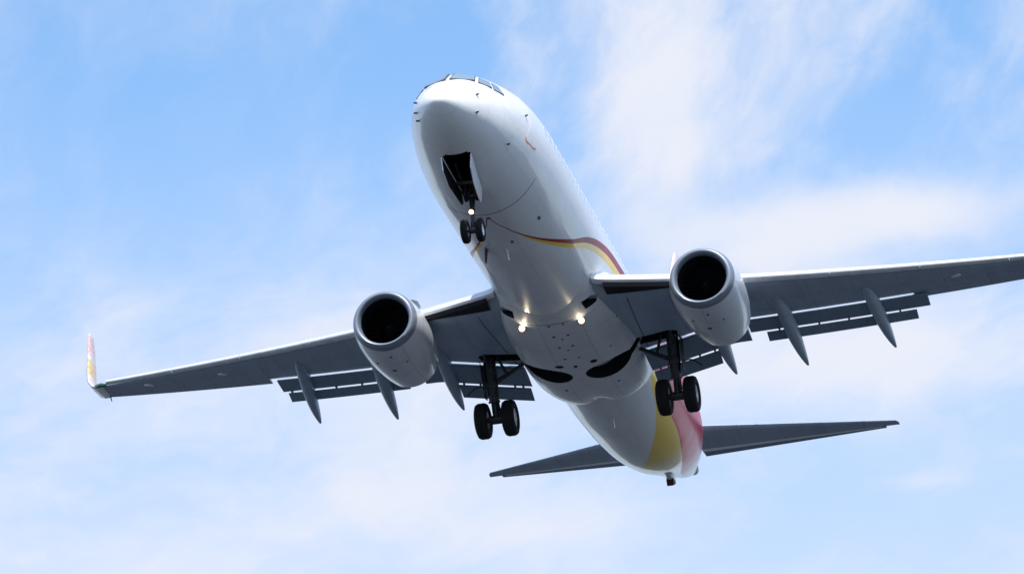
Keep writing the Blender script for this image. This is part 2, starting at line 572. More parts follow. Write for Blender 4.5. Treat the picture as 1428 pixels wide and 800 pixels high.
def fpt(x, th, grow=0.0):
    """th: angle from the crown, port side positive (y negative)"""
    zt, zb, hw, zc = fsec(x)
    c, s = math.cos(th), math.sin(th)
    z = zc + (zt - zc + grow) * c if c > 0 else zc + (zc - zb + grow) * c
    return Vector((x, -(hw + grow) * s, z))


def fpt_z(x, z, grow=0.0, side=-1):
    """point on the flank at height z; side -1 is port"""
    zt, zb, hw, zc = fsec(x)
    c = (z - zc) / (zt - zc) if z > zc else (z - zc) / (zc - zb)
    th = math.acos(max(-1, min(1, c)))
    p = fpt(x, th, grow)
    if side > 0:
        p.y = -p.y
    return p


bm = bmesh.new()
xs = [.55 + .5 * (i / 14) ** 2 for i in range(14)] + [1.05 + .11 * i for i in range(50)]
xs += [6.55 + .35 * i for i in range(52)] + [24.75 + .25 * i for i in range(53)] + [38.05]
SEG = 112
loft(bm, [[fpt(x, 2 * PI * i / SEG) for i in range(SEG)] for x in xs])
fus = link('fuselage', bm, M['fuselage'], root, 30)
# nose wheel bay
cb = bmesh.new()
NB = [(2.36, .40), (2.36, -.42), (4.50, -.24), (4.50, .30)]
lo = [cb.verts.new((x, y, -3.0)) for x, y in NB]
hi = [cb.verts.new((x, y, -1.15)) for x, y in NB]
cb.faces.new(lo)
cb.faces.new(hi[::-1])
for i in range(4):
    j = (i + 1) % 4
    cb.faces.new((lo[i], hi[i], hi[j], lo[j]))
bmesh.ops.bevel(cb, geom=[e for e in cb.edges if abs(e.verts[0].co.z - e.verts[1].co.z) > 1], offset=.08, segments=3, affect='EDGES')
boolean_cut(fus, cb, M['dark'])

# --- wing-to-body fairing under the belly
BX = [12.9, 13.6, 14.3, 15.2, 16.5, 18.0, 19.6, 20.7, 21.5, 22.0, 22.4]
BG = [-.20, -.10, .03, .17, .28, .32, .33, .30, .20, .06, -.16]      # how far the fairing stands out from the keel
BE = [2.0, 2.0, 2.05, 2.2, 2.35, 2.45, 2.45, 2.42, 2.35, 2.2, 2.0]   # how square its section is


def bel_ring(x, n=72):
    gr, ex = pchip(BX, BG, x), pchip(BX, BE, x)
    zc = -.55 - .40 * (1 - max(0, min(1, (x - 14.2) / 3.0)))
    w, zb = 1.88 * math.sqrt(1 - (zc / 2.13) ** 2) + gr * (.78 if gr > 0 else 1.0), -2.13 - gr
    lobes = max(0, min(1, (x - 19.5) / 2.0)) * .17
    out = []
    for i in range(n):
        a = 2 * PI * i / n
        c, s = math.cos(a), math.sin(a)
        e = 2 / ex
        y = w * math.copysign(abs(s) ** e, s)
        z = zc + .5 * c if c > 0 else zc - (zc - zb) * abs(c) ** e
        if c < 0:
            z += lobes * math.exp(-(y / .38) ** 2)
        out.append((x, y, z))
    return out


bm = bmesh.new()
bxs = [12.9 + .15 * i for i in range(58)] + [21.6 + .05 * i for i in range(17)]
loft(bm, [bel_ring(x) for x in bxs])
belly = link('belly_fairing', bm, M['belly'], root, 34)
# main wheel wells: a round bay each side with a leg slot running outboard
for s in (1, -1):
    cb = bmesh.new()
    n = 36
    pr = [(18.62 + .58 * math.cos(2 * PI * i / n), s * (.95 + .74 * math.sin(2 * PI * i / n))) for i in range(n)]
    loft(cb, [[(x, y, z) for x, y in pr] for z in (-3.2, -1.35)])
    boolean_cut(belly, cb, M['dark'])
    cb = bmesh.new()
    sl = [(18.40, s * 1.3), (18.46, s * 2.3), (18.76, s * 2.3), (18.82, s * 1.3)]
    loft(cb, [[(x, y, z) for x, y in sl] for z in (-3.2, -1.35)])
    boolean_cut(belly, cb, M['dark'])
    # ram air scoop at the front shoulder of the fairing
    cb = bmesh.new()
    sc = [(14.12, s * 1.05), (14.18, s * 1.36), (14.42, s * 1.50), (14.62, s * 1.44), (14.56, s * 1.10)]
    loft(cb, [[(x, y, z) for x, y in sc] for z in (-2.9, -1.3)])
    boolean_cut(belly, cb, M['dark'])
    cb = bmesh.new()
    loft(cb, [[(x, y, z) for x, y in sc] for z in (-2.9, -1.3)])
    boolean_cut(fus, cb, M['dark'])
dg = bpy.context.evaluated_depsgraph_get()


def bvh_of(o):
    b = bmesh.new()
    b.from_mesh(o.data)
    t = BVHTree.FromBMesh(b)
    b.free()
    return t


T_F, T_B = bvh_of(fus), bvh_of(belly)


def under(x, y):
    best = None
    for t in (T_F, T_B):
        h = t.ray_cast(Vector((x, y, -6)), Vector((0, 0, 1)))
        if h[0] is not None and (best is None or h[0].z < best[0].z):
            best = (h[0], h[1])
    return best


def disc_on(name, x, y, r, m, thick=.012, ax=1.0):
    h = under(x, y)
    if not h:
        return None
    p, n = h
    if n.z > 0:
        n = -n
    u = Vector((1, 0, 0))
    u = (u - n * u.dot(n)).normalized()
    v = n.cross(u)
    b = bmesh.new()
    rings = [[p + n * t + u * (rr * ax * math.cos(2 * PI * i / 18)) + v * (rr * math.sin(2 * PI * i / 18)) for i in range(18)] for t, rr in ((-.03, r), (thick * .7, r), (thick, r * .8))]
    loft(b, rings)
    return link(name, b, m, None)


for i, (x, y) in enumerate([(14.81, .11), (14.8, -.33), (15.49, .11), (15.71, -.11), (15.5, -.33), (16.27, .11), (16.52, -.11), (16.24, -.31), (17.17, -.3), (17.15, .13), (17.25, -1.29), (16.18, -1.84 + .1), (19.81, -1.0), (19.86, .67)]):
    o = disc_on('drain_port', x, y, random.uniform(.035, .06), M['seal'])
    o.parent = belly
for x, y, r, ax in [(17.75, .44, .13, .75), (17.83, -.05, .06, 1.3), (17.70, -.65, .11, 1.0)]:
    o = disc_on('vent', x, y, r, M['dark'], ax=ax)
    o.parent = belly
for x, y, r, ax in [(7.84, -1.19, .05, 2.4), (6.28, -.02, .065, 1.0), (8.24, -.27, .045, 2.0), (2.51, .12, .045, 1), (2.43, -.06, .03, 1.5)]:
    o = disc_on('vent', x, y, r, M['seal'], ax=ax)
    o.parent = fus


def blade(name, p, n, h, c0, c1, rake, m, parent, t=.02):
    """small antenna blade standing on p along n"""
    b = bmesh.new()
    p, n = Vector(p), Vector(n).normalized()
    ax = Vector((1, 0, 0))
    sd = n.cross(ax).normalized()
    rings = []
    for f, c in ((-.05 / h, c0), (1, c1)):
        o = p + n * (h * f) + ax * (rake * max(0, f))
        rings.append([o - ax * c / 2, o + sd * t / 2, o + ax * c / 2, o - sd * t / 2])
    loft(b, rings)
    return link(name, b, m, parent, None)


blade('antenna', under(8.75, .62)[0], (0, .25, -1), .34, .40, .26, .22, M['probe'], fus, .05)
blade('antenna', under(8.7, -.02)[0], (0, 0, -1), .30, .34, .2, .16, M['white'], fus, .03)
blade('drain_mast', under(23.6, -.05)[0], (0, 0, -1), .28, .16, .1, .12, M['white'], fus, .025)
blade('drain_mast', under(20.8, -1.55)[0], (-.1, -.5, -1), .25, .16, .1, .12, M['white'], belly, .025)
# air data probes on the nose flanks
for x, z, s in ((1.62, -.34, -1), (1.56, -.91, -1), (1.60, -.35, 1), (1.42, -.74, 1), (1.48, -.96, 1), (3.57, -1.12, -1), (4.52, .11, -1)):
    p = fpt_z(x, z, 0, s)
    blade('air_data_probe', p, (-.2, s, -.1), .075, .12, .07, -.05, M['probe'], fus, .055)


# front passenger door on the port side with its coloured surround
def rrect(x0, x1, z0, z1, r, n=5):
    out = []
    for cx, cz, a0 in ((x1 - r, z1 - r, 0), (x0 + r, z1 - r, 90), (x0 + r, z0 + r, 180), (x1 - r, z0 + r, 270)):
        for i in range(n + 1):
            a = R(a0 + 90 * i / n)
            out.append((cx + r * math.cos(a), cz + r * math.sin(a)))
    return out


def flank_panel(name, x0, x1, z0, z1, r, m, frame_m, parent, fw=.03, g=.006):
    b = bmesh.new()
    outer = rrect(x0, x1, z0, z1, r)
    inner = rrect(x0 + fw, x1 - fw, z0 + fw, z1 - fw, max(.01, r - fw))
    cx, cz = (x0 + x1) / 2, (z0 + z1) / 2
    R0 = [b.verts.new(fpt_z(x, z, -.02)) for x, z in outer]
    R1 = [b.verts.new(fpt_z(x, z, g)) for x, z in outer]
    R2 = [b.verts.new(fpt_z(x, z, g)) for x, z in inner]
    n = len(R1)
    rings = [R2]
    for s in (.66, .33):
        rings.append([b.verts.new(fpt_z(cx + (x - cx) * s, cz + (z - cz) * s, g)) for x, z in inner])
    for A, B, mi in ((R0, R1, 1), (R1, R2, 1), (rings[0], rings[1], 0), (rings[1], rings[2], 0)):
        for i in range(n):
            j = (i + 1) % n
            b.faces.new((A[i], A[j], B[j], B[i])).material_index = mi
    b.faces.new(rings[2])
    return link(name, b, [m, frame_m], parent, 40)


flank_panel('passenger_door', 4.50, 5.34, -.66, 1.14, .12, M['fuselage'], M['orange'], fus, .05)
flank_panel('cabin_window', 6.4, 6.63, .27, .60, .09, M['pale_pane'], M['fuselage'], fus, .035, .002)
for i in range(1, 46):
    x = 6.4 + .508 * i
    flank_panel('cabin_window', x, x + .23, .27, .60, .09, M['pale_pane'], M['fuselage'], fus, .035, .002)


# cockpit panes: flat slabs standing just proud of the skin
def pane(name, cs, parent, off=.02):
    pts = [fpt(x, R(a), 0) for x, a in cs]
    c = sum(pts, Vector()) / len(pts)
    nn = (pts[2] - pts[0]).cross(pts[3] - pts[1]).normalized()
    out = c - Vector((4.0, 0, -.3))
    if nn.dot(out) < 0:
        nn = -nn
    # flatten, then lift so the whole slab clears the curved skin
    pts = [p - nn * (p - c).dot(nn) for p in pts]
    lift = off
    for i in range(1, 8):
        for j in range(1, 8):
            u, v = i / 8, j / 8
            q = [cs[0][t] * (1 - u) * (1 - v) + cs[1][t] * u * (1 - v) + cs[2][t] * u * v + cs[3][t] * (1 - u) * v for t in (0, 1)]
            lift = max(lift, (fpt(q[0], R(q[1])) - c).dot(nn) + .004)
    pts = [p + nn * lift for p in pts]
    c = c + nn * lift
    b = bmesh.new()
    inn = [c + (p - c) * .91 + nn * .006 for p in pts]
    back = [p - nn * .14 for p in pts]
    O = [b.verts.new(p) for p in pts]
    I = [b.verts.new(p) for p in inn]
    B = [b.verts.new(p) for p in back]
    for i in range(4):
        j = (i + 1) % 4
        b.faces.new((O[i], O[j], I[j], I[i])).material_index = 1
        b.faces.new((B[i], B[j], O[j], O[i])).material_index = 1
    b.faces.new(I)
    b.faces.new(B[::-1]).material_index = 1
    return link(name, b, [M['glass'], M['seal']], parent, None)


for s in (1, -1):
    pane('windshield', [(1.83, s * 3), (2.50, s * 3), (2.60, s * 31), (2.14, s * 40)], fus, .035)
    pane('cockpit_side_window', [(2.20, s * 44), (2.66, s * 34), (3.02, s * 43), (2.66, s * 58)], fus, .03)
    pane('cockpit_side_window', [(2.73, s * 60), (3.09, s * 45), (3.38, s * 50), (3.24, s * 66)], fus, .02)


# --- wings
def wz(y):
    s = max(0, abs(y) - 1.88)
    return -1.55 + .105 * s + .0025 * s * s


LE = [(1.2, 13.55), (1.88, 13.95), (4.6, 15.62), (16.1, 21.55)]
TEF = [(1.2, 19.55), (1.88, 19.42), (4.7, 18.80), (10.3, 20.42)]      # where the fixed wing ends above the flaps
TEO = [(10.3, 20.84), (16.1, 22.50)]                                 # aileron trailing edge


def wing_ring(y, s, te, th, tail):
    x0, z0 = lerp_tab(LE, y), wz(y)
    x1 = lerp_tab(te, y)
    c = x1 - x0
    t = th
    lowp = [(0, .30), (.015, .12), (.05, .02), (.12, -.015), (.3, -.03), (.55, -.02), (.8, -.005), (1.0, .0)]
    upp = [(1.0, tail), (.8, .07 + tail * .5), (.55, .105), (.3, .115), (.12, .095), (.05, .072), (.015, .053)]
    out = []
    for u, v in lowp:
        zz = v * t if u == 0 else v
        if u < .06:
            zz = {0: .35, .015: .17, .05: .04}[u] * t
        out.append((x0 + c * u, s * y, z0 + c * (zz if u < .06 else v * .6)))
    for u, v in upp:
        out.append((x0 + c * u, s * y, z0 + c * v * t / .12))
    return out


def make_wing(s):
    bm = bmesh.new()
    ys = [1.2, 1.88, 2.6, 3.4, 4.2, 4.83, 5.6, 6.6, 7.6, 8.6, 9.5, 10.3]
    loft(bm, [wing_ring(y, s, TEF, .13 - .002 * y, .012) for y in ys])
    ys = [10.3, 11.5, 12.8, 14.0, 15.2, 15.8, 16.1]
    loft(bm, [wing_ring(y, s, TEO, .11, .006) for y in ys])
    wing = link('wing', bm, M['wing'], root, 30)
    # gear leg slot in the wing underside
    cb = bmesh.new()
    sl = [(18.40, s * 1.7), (18.35, s * 2.9), (18.55, s * 3.15), (18.95, s * 3.1), (18.98, s * 2.6), (18.95, s * 1.7)]
    loft(cb, [[(x, y, z) for x, y in sl] for z in (-3.0, -1.34)])
    boolean_cut(wing, cb, M['dark'])

    # slats along the outer leading edge, drooped forward: white-metal noses
    def slat(y0, y1, name='slat'):
        b = bmesh.new()
        rings = []
        n = 6
        for i in range(n + 1):
            y = y0 + (y1 - y0) * i / n
            h = .29 - .0105 * (y - 5)
            x0, z0 = lerp_tab(LE, y), wz(y)
            pr = [(.42, .60), (.18, .56), (-.10, .34), (-.26, .05), (-.27, -.12), (-.18, -.26), (-.04, -.33), (.28, -.40), (.28, -.34), (.02, -.20), (.06, .10), (.40, .50)]
            rings.append([(x0 - .13 + u * h * 1.5, s * y, z0 + .10 + v * h) for u, v in pr])
        loft(b, rings)
        return link(name, b, M['slat'], wing, 50)
    for y0, y1 in ((5.62, 8.17), (8.19, 10.77), (10.79, 13.37), (13.39, 15.95)):
        slat(y0, y1)
    # inboard leading edge, then a near-black panel painting the shade in the nose-flap bay
    b = bmesh.new()
    rings = []
    for i in range(9):
        y = 1.5 + (4.25 - 1.5) * i / 8
        x0, z0 = lerp_tab(LE, y), wz(y)
        pr = [(.45, .30), (.10, .30), (-.10, .16), (-.14, .05), (-.08, -.02), (.05, -.03), (.2, .0)]
        rings.append([(x0 + u, s * y, z0 + .12 + v) for u, v in pr])
    loft(b, rings)
    link('leading_edge_fairing', b, M['slat'], wing, 50)
    b = bmesh.new()
    rings = []
    for i in range(7):
        t = i / 6
        y = 1.80 + (4.2 - 1.80) * t
        x0, z0 = lerp_tab(LE, y), wz(y)
        d = .50 * max(.06, 1 - 1.15 * t)
        pr = [(-.08, .10), (-.02, -.02), (.10 + d * .9, -.06 * (1 - t)), (.15 + d, .02), (.4, .1)]
        rings.append([(x0 + u, s * y, z0 + v) for u, v in pr])
    loft(b, rings)
    link('krueger_bay_shade', b, M['dark'], wing, 40)

    # flaps
    def flap(name, y0, y1, xz, L, ang, th=.13, m='flap'):
        b = bmesh.new()
        rings = []
        n = 5
        for i in range(n + 1):
            y = y0 + (y1 - y0) * i / n
            x0, dz = xz(y)
            z0 = wz(y) + dz
            l = L(y) if callable(L) else L
            pr = [(0, -.02), (.05, -.06), (.3, -.05), (1.0, 0), (1.0, .012), (.6, .07), (.25, .085), (.06, .05)]
            ca, sa = math.cos(ang), math.sin(ang)
            rings.append([(x0 + l * (u * ca + v * sa * th / .13), s * y, z0 + l * (-u * sa + v * ca * th / .13)) for u, v in pr])
        loft(b, rings)
        return link(name, b, M[m], wing, 40)
    a1, a2 = R(9), R(22)
    oe = .13 if s < 0 else -.24
    mo = lambda y: (lerp_tab(TEF, y) + .03, -.040)
    LM = lambda y: .80
    flap('flap', 5.25, 10.46 + oe * 1.7, mo, LM, a1)
    ao = lambda y: (lerp_tab(TEF, y) + .03 + .80 * math.cos(a1) + .01, -.040 - .80 * math.sin(a1) - .042)
    flap('aft_flap', 5.72, 10.12 + oe, ao, .44, a2)
    mi_ = lambda y: (lerp_tab(TEF, y) + .03, -.042)
    LI = lambda y: 1.29
    flap('flap', 1.92, 4.25, mi_, LI, a1)
    ai = lambda y: (lerp_tab(TEF, y) + .03 + 1.29 * math.cos(a1) + .01, -.042 - 1.29 * math.sin(a1) - .042)
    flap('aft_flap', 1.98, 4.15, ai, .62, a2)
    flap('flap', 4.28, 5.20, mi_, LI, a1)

    # little brackets that carry the aft flaps across the slot
    for f_, ys_ in ((ao, (6.1, 7.3, 8.2, 9.75)), (ai, (2.2, 2.45, 3.5, 4.0))):
        for y in ys_:
            x0, dz = f_(y)
            b = bmesh.new()
            box(b, (x0 + .01, s * y, wz(y) + dz + .03), (.16, .045, .10), bev=.008)
            link('flap_bracket', b, M['steel'], wing, 30)

    # flap track fairings: blade-shaped canoes
    for xs_, ys_, tip, w in ((18.55, 8.95, (22.8, 9.3, -1.25), .2), (17.6, 6.35, (22.1, 6.6, -1.73), .21), (17.3, 4.25, (21.77, 4.38, -1.84), .21)):
        b = bmesh.new()
        rings = []
        p0 = Vector((xs_, ys_, wz(ys_) + .02))
        p1 = Vector(tip)
        n = 18
        for i in range(n + 1):
            t = i / n
            up = p0.lerp(p1, t)
            top = wz(up.y) + .05 if t < .45 else None
            dep = .62 * math.sin(PI * min(1, t * 1.02) ** .85) ** .8 + .02
            rw = w * math.sin(PI * (.05 + .93 * t) ** .9) ** .7 + .006
            zc = up.z + dep * .42 * (1 - t) - .02
            rings.append([(up.x, s * (up.y + rw * math.cos(2 * PI * j / 14)), zc + dep * .5 * math.sin(2 * PI * j / 14)) for j in range(14)])
        loft(b, rings)
        link('flap_fairing', b, M['wing'], wing, 50)

    # blended winglet
    b = bmesh.new()
    rings = []
    path = [(16.1, .0, 21.55, 22.50, 0), (16.35, .05, 21.68, 22.68, 15), (16.58, .18, 21.80, 22.86, 38), (16.73, .40, 21.92, 23.02, 62), (16.80, .75, 22.06, 23.16, 80), (16.85, 1.4, 22.34, 23.30, 85), (16.90, 2.0, 22.62, 23.40, 85), (16.94, 2.46, 22.86, 23.42, 85)]
    zb = wz(16.1)
    for y, dz, xa, xb, cant in path:
        c = xb - xa
        t = .10 if cant < 50 else .085
        ca, sa = math.cos(R(cant)), math.sin(R(cant))
        pr = [(0, .02), (.03, -.01), (.12, -.02), (.4, -.02), (1, 0), (1, .006), (.5, .075 * t / .1), (.2, .085 * t / .1), (.04, .055 * t / .1)]
        rings.append([(xa + u * c, s * (y - v * c * sa), zb + dz + v * c * ca) for u, v in pr])
    loft(b, rings)
    link('winglet', b, M['winglet'], wing, 40)
    b = bmesh.new()
    tube(b, [(21.40, s * 15.97, wz(16) + .03), (21.52, s * 16.15, wz(16) + .08), (21.78, s * 16.42, wz(16) + .16), (22.1, s * 16.6, wz(16) + .30)], [.03, .075, .07, .02], 10)
    link('navigation_light', b, M['navgreen'], wing, 60)
    b = bmesh.new()
    tube(b, [(22.4, s * 16.12, wz(16.1) - .01), (22.62, s * 16.14, wz(16.1) - .10)], [.025, .012], 8)
    link('static_wick', b, M['probe'], wing, 60)
    # fuel access plates and vent on the underside
    for y, u in ((11.7, .33), (14.45, .33)):
        x = lerp_tab(LE, y) + (lerp_tab(TEO, y) - lerp_tab(LE, y)) * u
        b = bmesh.new()
        z = wz(y) - .03
        tube(b, [(x, s * y, z + .03), (x, s * y, z - .02)], [.17, .15], 20)
        for v in b.verts:
            v.co.x = x + (v.co.x - x) * .55
            v.co.z += .105 * (abs(v.co.y) - y)
        link('access_plate', b, M['white'], wing, 40)
    return wing


wings = {s: make_wing(s) for s in (1, -1)}


# --- engines
def make_engine(s):
    cy, cz, x0 = s * 4.87, -1.89, 13.33
    N = 64

    def ring(x, r, flat=0.0, dz=0.0):
        out = []
        for i in range(N):
            a = 2 * PI * i / N
            c, q = math.cos(a), math.sin(a)
            rz = r * (1 - flat) if q < 0 else r
            out.append((x0 + x, cy + r * c * (1 + flat * .35), cz + dz + rz * q))
        return out
    bm = bmesh.new()
    outer = [(.24, .975, .05), (.45, 1.02, .055), (.8, 1.06, .05), (1.3, 1.075, .04), (1.9, 1.06, .03), (2.5, 1.01, .02), (3.0, .945, .01), (3.45, .87, 0)]
    inner = [(3.45, .845, 0), (3.2, .83, 0), (2.6, .8, 0)]
    vs = loft(bm, [ring(x, r, f, -.02 * x) for x, r, f in outer + inner], cap0=False, cap1=True)
    eng = link('engine', bm, M['cowl'], root, 40)
    bm = bmesh.new()
    prof = [(.24, .976, .05), (.12, .945, .05), (.04, .905, .05), (0, .85, .045), (.02, .80, .04), (.08, .76, .03), (.2, .738, .02)]
    loft(bm, [ring(x, r, f) for x, r, f in prof], cap0=False, cap1=False)
    link('inlet_lip', bm, M['lip'], eng, 60)
    bm = bmesh.new()
    loft(bm, [ring(x, r, f) for x, r, f in [(.2, .738, .02), (.5, .745, .01), (1.0, .775, 0), (1.25, .775, 0)]], cap0=False, cap1=True)
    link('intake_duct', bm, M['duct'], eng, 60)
    bm = bmesh.new()
    nb = 24
    for i in range(nb):
        a = 2 * PI * i / nb
        rr = []
        for t in range(6):
            r = .2 + (.765 - .2) * t / 5
            tw = R(25 + 38 * t / 5)
            w = .085 + .05 * t / 5
            ang = a + .10 * math.sin(t / 5 * 2.2)
            er = Vector((0, math.cos(ang), math.sin(ang)))
            et = Vector((0, -math.sin(ang), math.cos(ang)))
            c = Vector((x0 + 1.05, cy, cz)) + er * r
            d = Vector((math.cos(tw), 0, 0)) + et * math.sin(tw)
            nrm = er.cross(d).normalized()
            rr.append([c - d * w, c + nrm * .01, c + d * w, c - nrm * .01])
        loft(bm, rr)
    link('fan', bm, M['fan'], eng, 40)
    bm = bmesh.new()
    loft(bm, [[(x0 + x, cy + r * math.cos(2 * PI * i / 28), cz + r * math.sin(2 * PI * i / 28)) for i in range(28)] for x, r in ((.62, .004), (.66, .05), (.78, .12), (.95, .2), (1.1, .23))])
    link('spinner', bm, M['fan'], eng, 60)
    bm = bmesh.new()
    loft(bm, [[(x0 + x, cy + r * math.cos(2 * PI * i / 32), cz - .07 + r * math.sin(2 * PI * i / 32)) for i in range(32)] for x, r in ((2.5, .62), (3.4, .56), (4.1, .42), (4.12, .38), (3.8, .36), (3.9, .24), (4.45, .05))])
    link('exhaust_nozzle', bm, M['exhaust'], eng, 40)
    # pylon
    bm = bmesh.new()
    rings = []
    for x, zb_, zt_, w in ((14.35, -.95, -.80, .03), (14.8, -1.1, -.66, .16), (15.5, -1.15, -.72, .21), (16.4, -1.3, -.95, .22), (17.2, -1.45, -1.0, .20), (18.0, -1.45, -1.05, .12), (18.6, -1.3, -1.1, .02)):
        rings.append([(x, cy + w * c, z) for c, z in ((-.7, zb_), (-1, (zb_ + zt_) / 2), (-.6, zt_), (.6, zt_), (1, (zb_ + zt_) / 2), (.7, zb_))])
    loft(bm, rings)
    link('pylon', bm, M['cowl'], eng, 50)
    # strake on the inboard shoulder of the cowl
    a = R(52)
    er = Vector((0, -s * math.cos(a), math.sin(a)))
    bm = bmesh.new()
    rings = []
    for x, r0, h in ((.75, 1.02, .02), (1.0, 1.02, .14), (1.35, 1.02, .24), (1.75, 1.0, .25), (1.8, 1.0, .23)):
        o = Vector((x0 + x, cy, cz))
        sd = Vector((1, 0, 0)).cross(er) * .02
        rings.append([o + er * r0 + sd, o + er * (r0 + h) + sd * .4, o + er * (r0 + h) - sd * .4, o + er * r0 - sd])
    loft(bm, rings)
    link('strake', bm, M['flap'], eng, None)
    # small vents and latch line under the cowl
    for x, a0, r in ((.62, -92, .045), (1.6, -85, .085), (1.15, -62, .05), (1.2, -112, .04)):
        a = R(a0)
        rad = {.62: 1.04, 1.6: 1.07, 1.15: 1.075, 1.2: 1.075}[x]
        er = Vector((0, math.cos(a), math.sin(a)))
        p = Vector((x0 + x, cy, cz - .02 * x)) + Vector((0, er.y * rad * 1.01, er.z * rad * .955))
        b = bmesh.new()
        tube(b, [p - er * .05, p + er * .012], [r, r * .9], 14)
        link('cowl_vent', b, M['seal'], eng, 40)
    return eng


for s in (1, -1):
    make_engine(s)


# --- tail
def foil(bm, secs, axis):
    """secs: (span point, x leading, x trailing, thickness share); axis 'y' or 'z' is the thin direction"""
    rings = []
    for (py, pz), xa, xb, t in secs:
        c = xb - xa
        pr = [(0, 0), (.02, .35), (.08, .68), (.25, 1.0), (.5, .85), (.78, .42), (1, .03), (1, -.03), (.78, -.42), (.5, -.85), (.25, -1.0), (.08, -.68), (.02, -.35)]
        rings.append([(xa + u * c, py + (v * t * c if axis == 'y' else 0), pz + (v * t * c if axis == 'z' else 0)) for u, v in pr])
    loft(bm, rings)


for s in (1, -1):
    bm = bmesh.new()
    secs = []
    for i in range(9):
        y = .3 + (7.12 - .3) * i / 8
        z = .95 + .148 * y
        xa, xb = 33.05 + .70 * y, 36.36 + .315 * y
        secs.append(((s * y, z), xa, xa + (xb - xa) * .72, .045))
    rings = []
    for (py, pz), xa, xe, t in secs:
        c = (xe - xa) / .72
        pr = [(0, .004), (.015, .022), (.08, .04), (.25, .05), (.5, .045), (.715, .03), (.72, .0), (.715, -.022), (.5, -.04), (.25, -.045), (.08, -.034), (.015, -.016)]
        rings.append([(xa + u * c, py, pz + v * c) for u, v in pr])
    rings.append([(p[0] + .18 + (p[0] - rings[-1][0][0]) * -.35, s * 7.2, rings[-1][0][2] + (p[2] - rings[-1][0][2]) * .4) for p in rings[-1]])
    bm = bmesh.new()
    loft(bm, rings)
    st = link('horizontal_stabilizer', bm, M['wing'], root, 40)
    bm = bmesh.new()
    rings = []
    for i in range(7):
        y = .75 + (6.75 - .75) * i / 6
        z = .95 + .148 * y
        xa, xb = 33.05 + .70 * y, 36.36 + .315 * y
        c = xb - xa
        pr = [(.735, .0), (.745, .024), (.8, .026), (1, .003), (1, -.003), (.8, -.018), (.745, -.016)]
        rings.append([(xa + u * c, s * y, z - .005 + v * c) for u, v in pr])
    loft(bm, rings)
    el = link('elevator', bm, M['flap'], st, 40)
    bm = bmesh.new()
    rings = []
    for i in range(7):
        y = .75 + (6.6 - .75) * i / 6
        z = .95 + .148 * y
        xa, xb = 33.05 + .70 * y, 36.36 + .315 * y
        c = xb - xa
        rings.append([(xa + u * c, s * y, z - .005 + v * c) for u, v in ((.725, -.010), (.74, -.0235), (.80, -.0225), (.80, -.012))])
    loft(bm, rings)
    link('hinge_glint', bm, M['glint_strip'], el, None)  # pale strip: sky light caught on the elevator nose, put in as colour

bm = bmesh.new()
foil(bm, [((0, 1.5), 31.0, 37.3, .05), ((0, 3.0), 32.3, 37.75, .05), ((0, 5.5), 34.35, 38.45, .05), ((0, 8.0), 36.4, 39.1, .05), ((0, 8.85), 37.1, 39.3, .05), ((0, 9.02), 37.45, 39.3, .03)], 'y')
fin = link('tail_fin', bm, M['red_fin'], root, 40)
bm = bmesh.new()
foil(bm, [((0, 1.6), 27.2, 34, .03), ((0, 2.15), 29.6, 34, .03), ((0, 3.1), 32.3, 34, .03)], 'y')
link('dorsal_fin', bm, M['white'], fin, 40)

# auxiliary exhaust and tail skid
bm = bmesh.new()
tube(bm, [(37.9, 0, 1.17), (38.22, 0, 1.2), (38.2, 0, 1.2), (38.0, 0, 1.18)], [.21, .17, .14, .13], 24)
link('exhaust_outlet', bm, M['exhaust'], root, 40)
bm = bmesh.new()
tube(bm, [(32.9, .0, -.70), (33.5, .0, -.70), (34.0, 0, -.62)], [.08, .16, .08], 12)
skid = link('tail_skid', bm, M['white'], root, 40)
bm = bmesh.new()
box(bm, (33.55, 0, -.80), (.50, .24, .26), Matrix.Rotation(R(-24), 3, 'Y'), bev=.04)
link('skid_shoe', bm, mat('skid_shoe_paint', (.06, .008, .01), .6), skid, 40)


# --- landing gear
def wheel(name, c, r, w, parent):
    bm = bmesh.new()
    h = w / 2
    prof = [(.06, -h * .45), (r * .48, -h * .45), (r * .52, -h * .72), (r * .60, -h * .92), (r * .78, -h), (r * .92, -h * .86), (r * .985, -h * .55),
            (r, -h * .36), (r * .985, -h * .33), (r, -h * .30), (r, -h * .08), (r * .985, -h * .05), (r * .985, h * .05), (r, h * .08), (r, h * .30), (r * .985, h * .33), (r, h * .36),
            (r * .985, h * .55), (r * .92, h * .86), (r * .78, h), (r * .60, h * .92), (r * .52, h * .72), (r * .48, h * .45), (.06, h * .45)]
    mi = [1, 1] + [0] * (len(prof) - 5) + [1, 1]
    lathe_y(bm, prof, c, 44, mi)
    return link(name, bm, [M['tyre'], M['rim']], parent, 30)


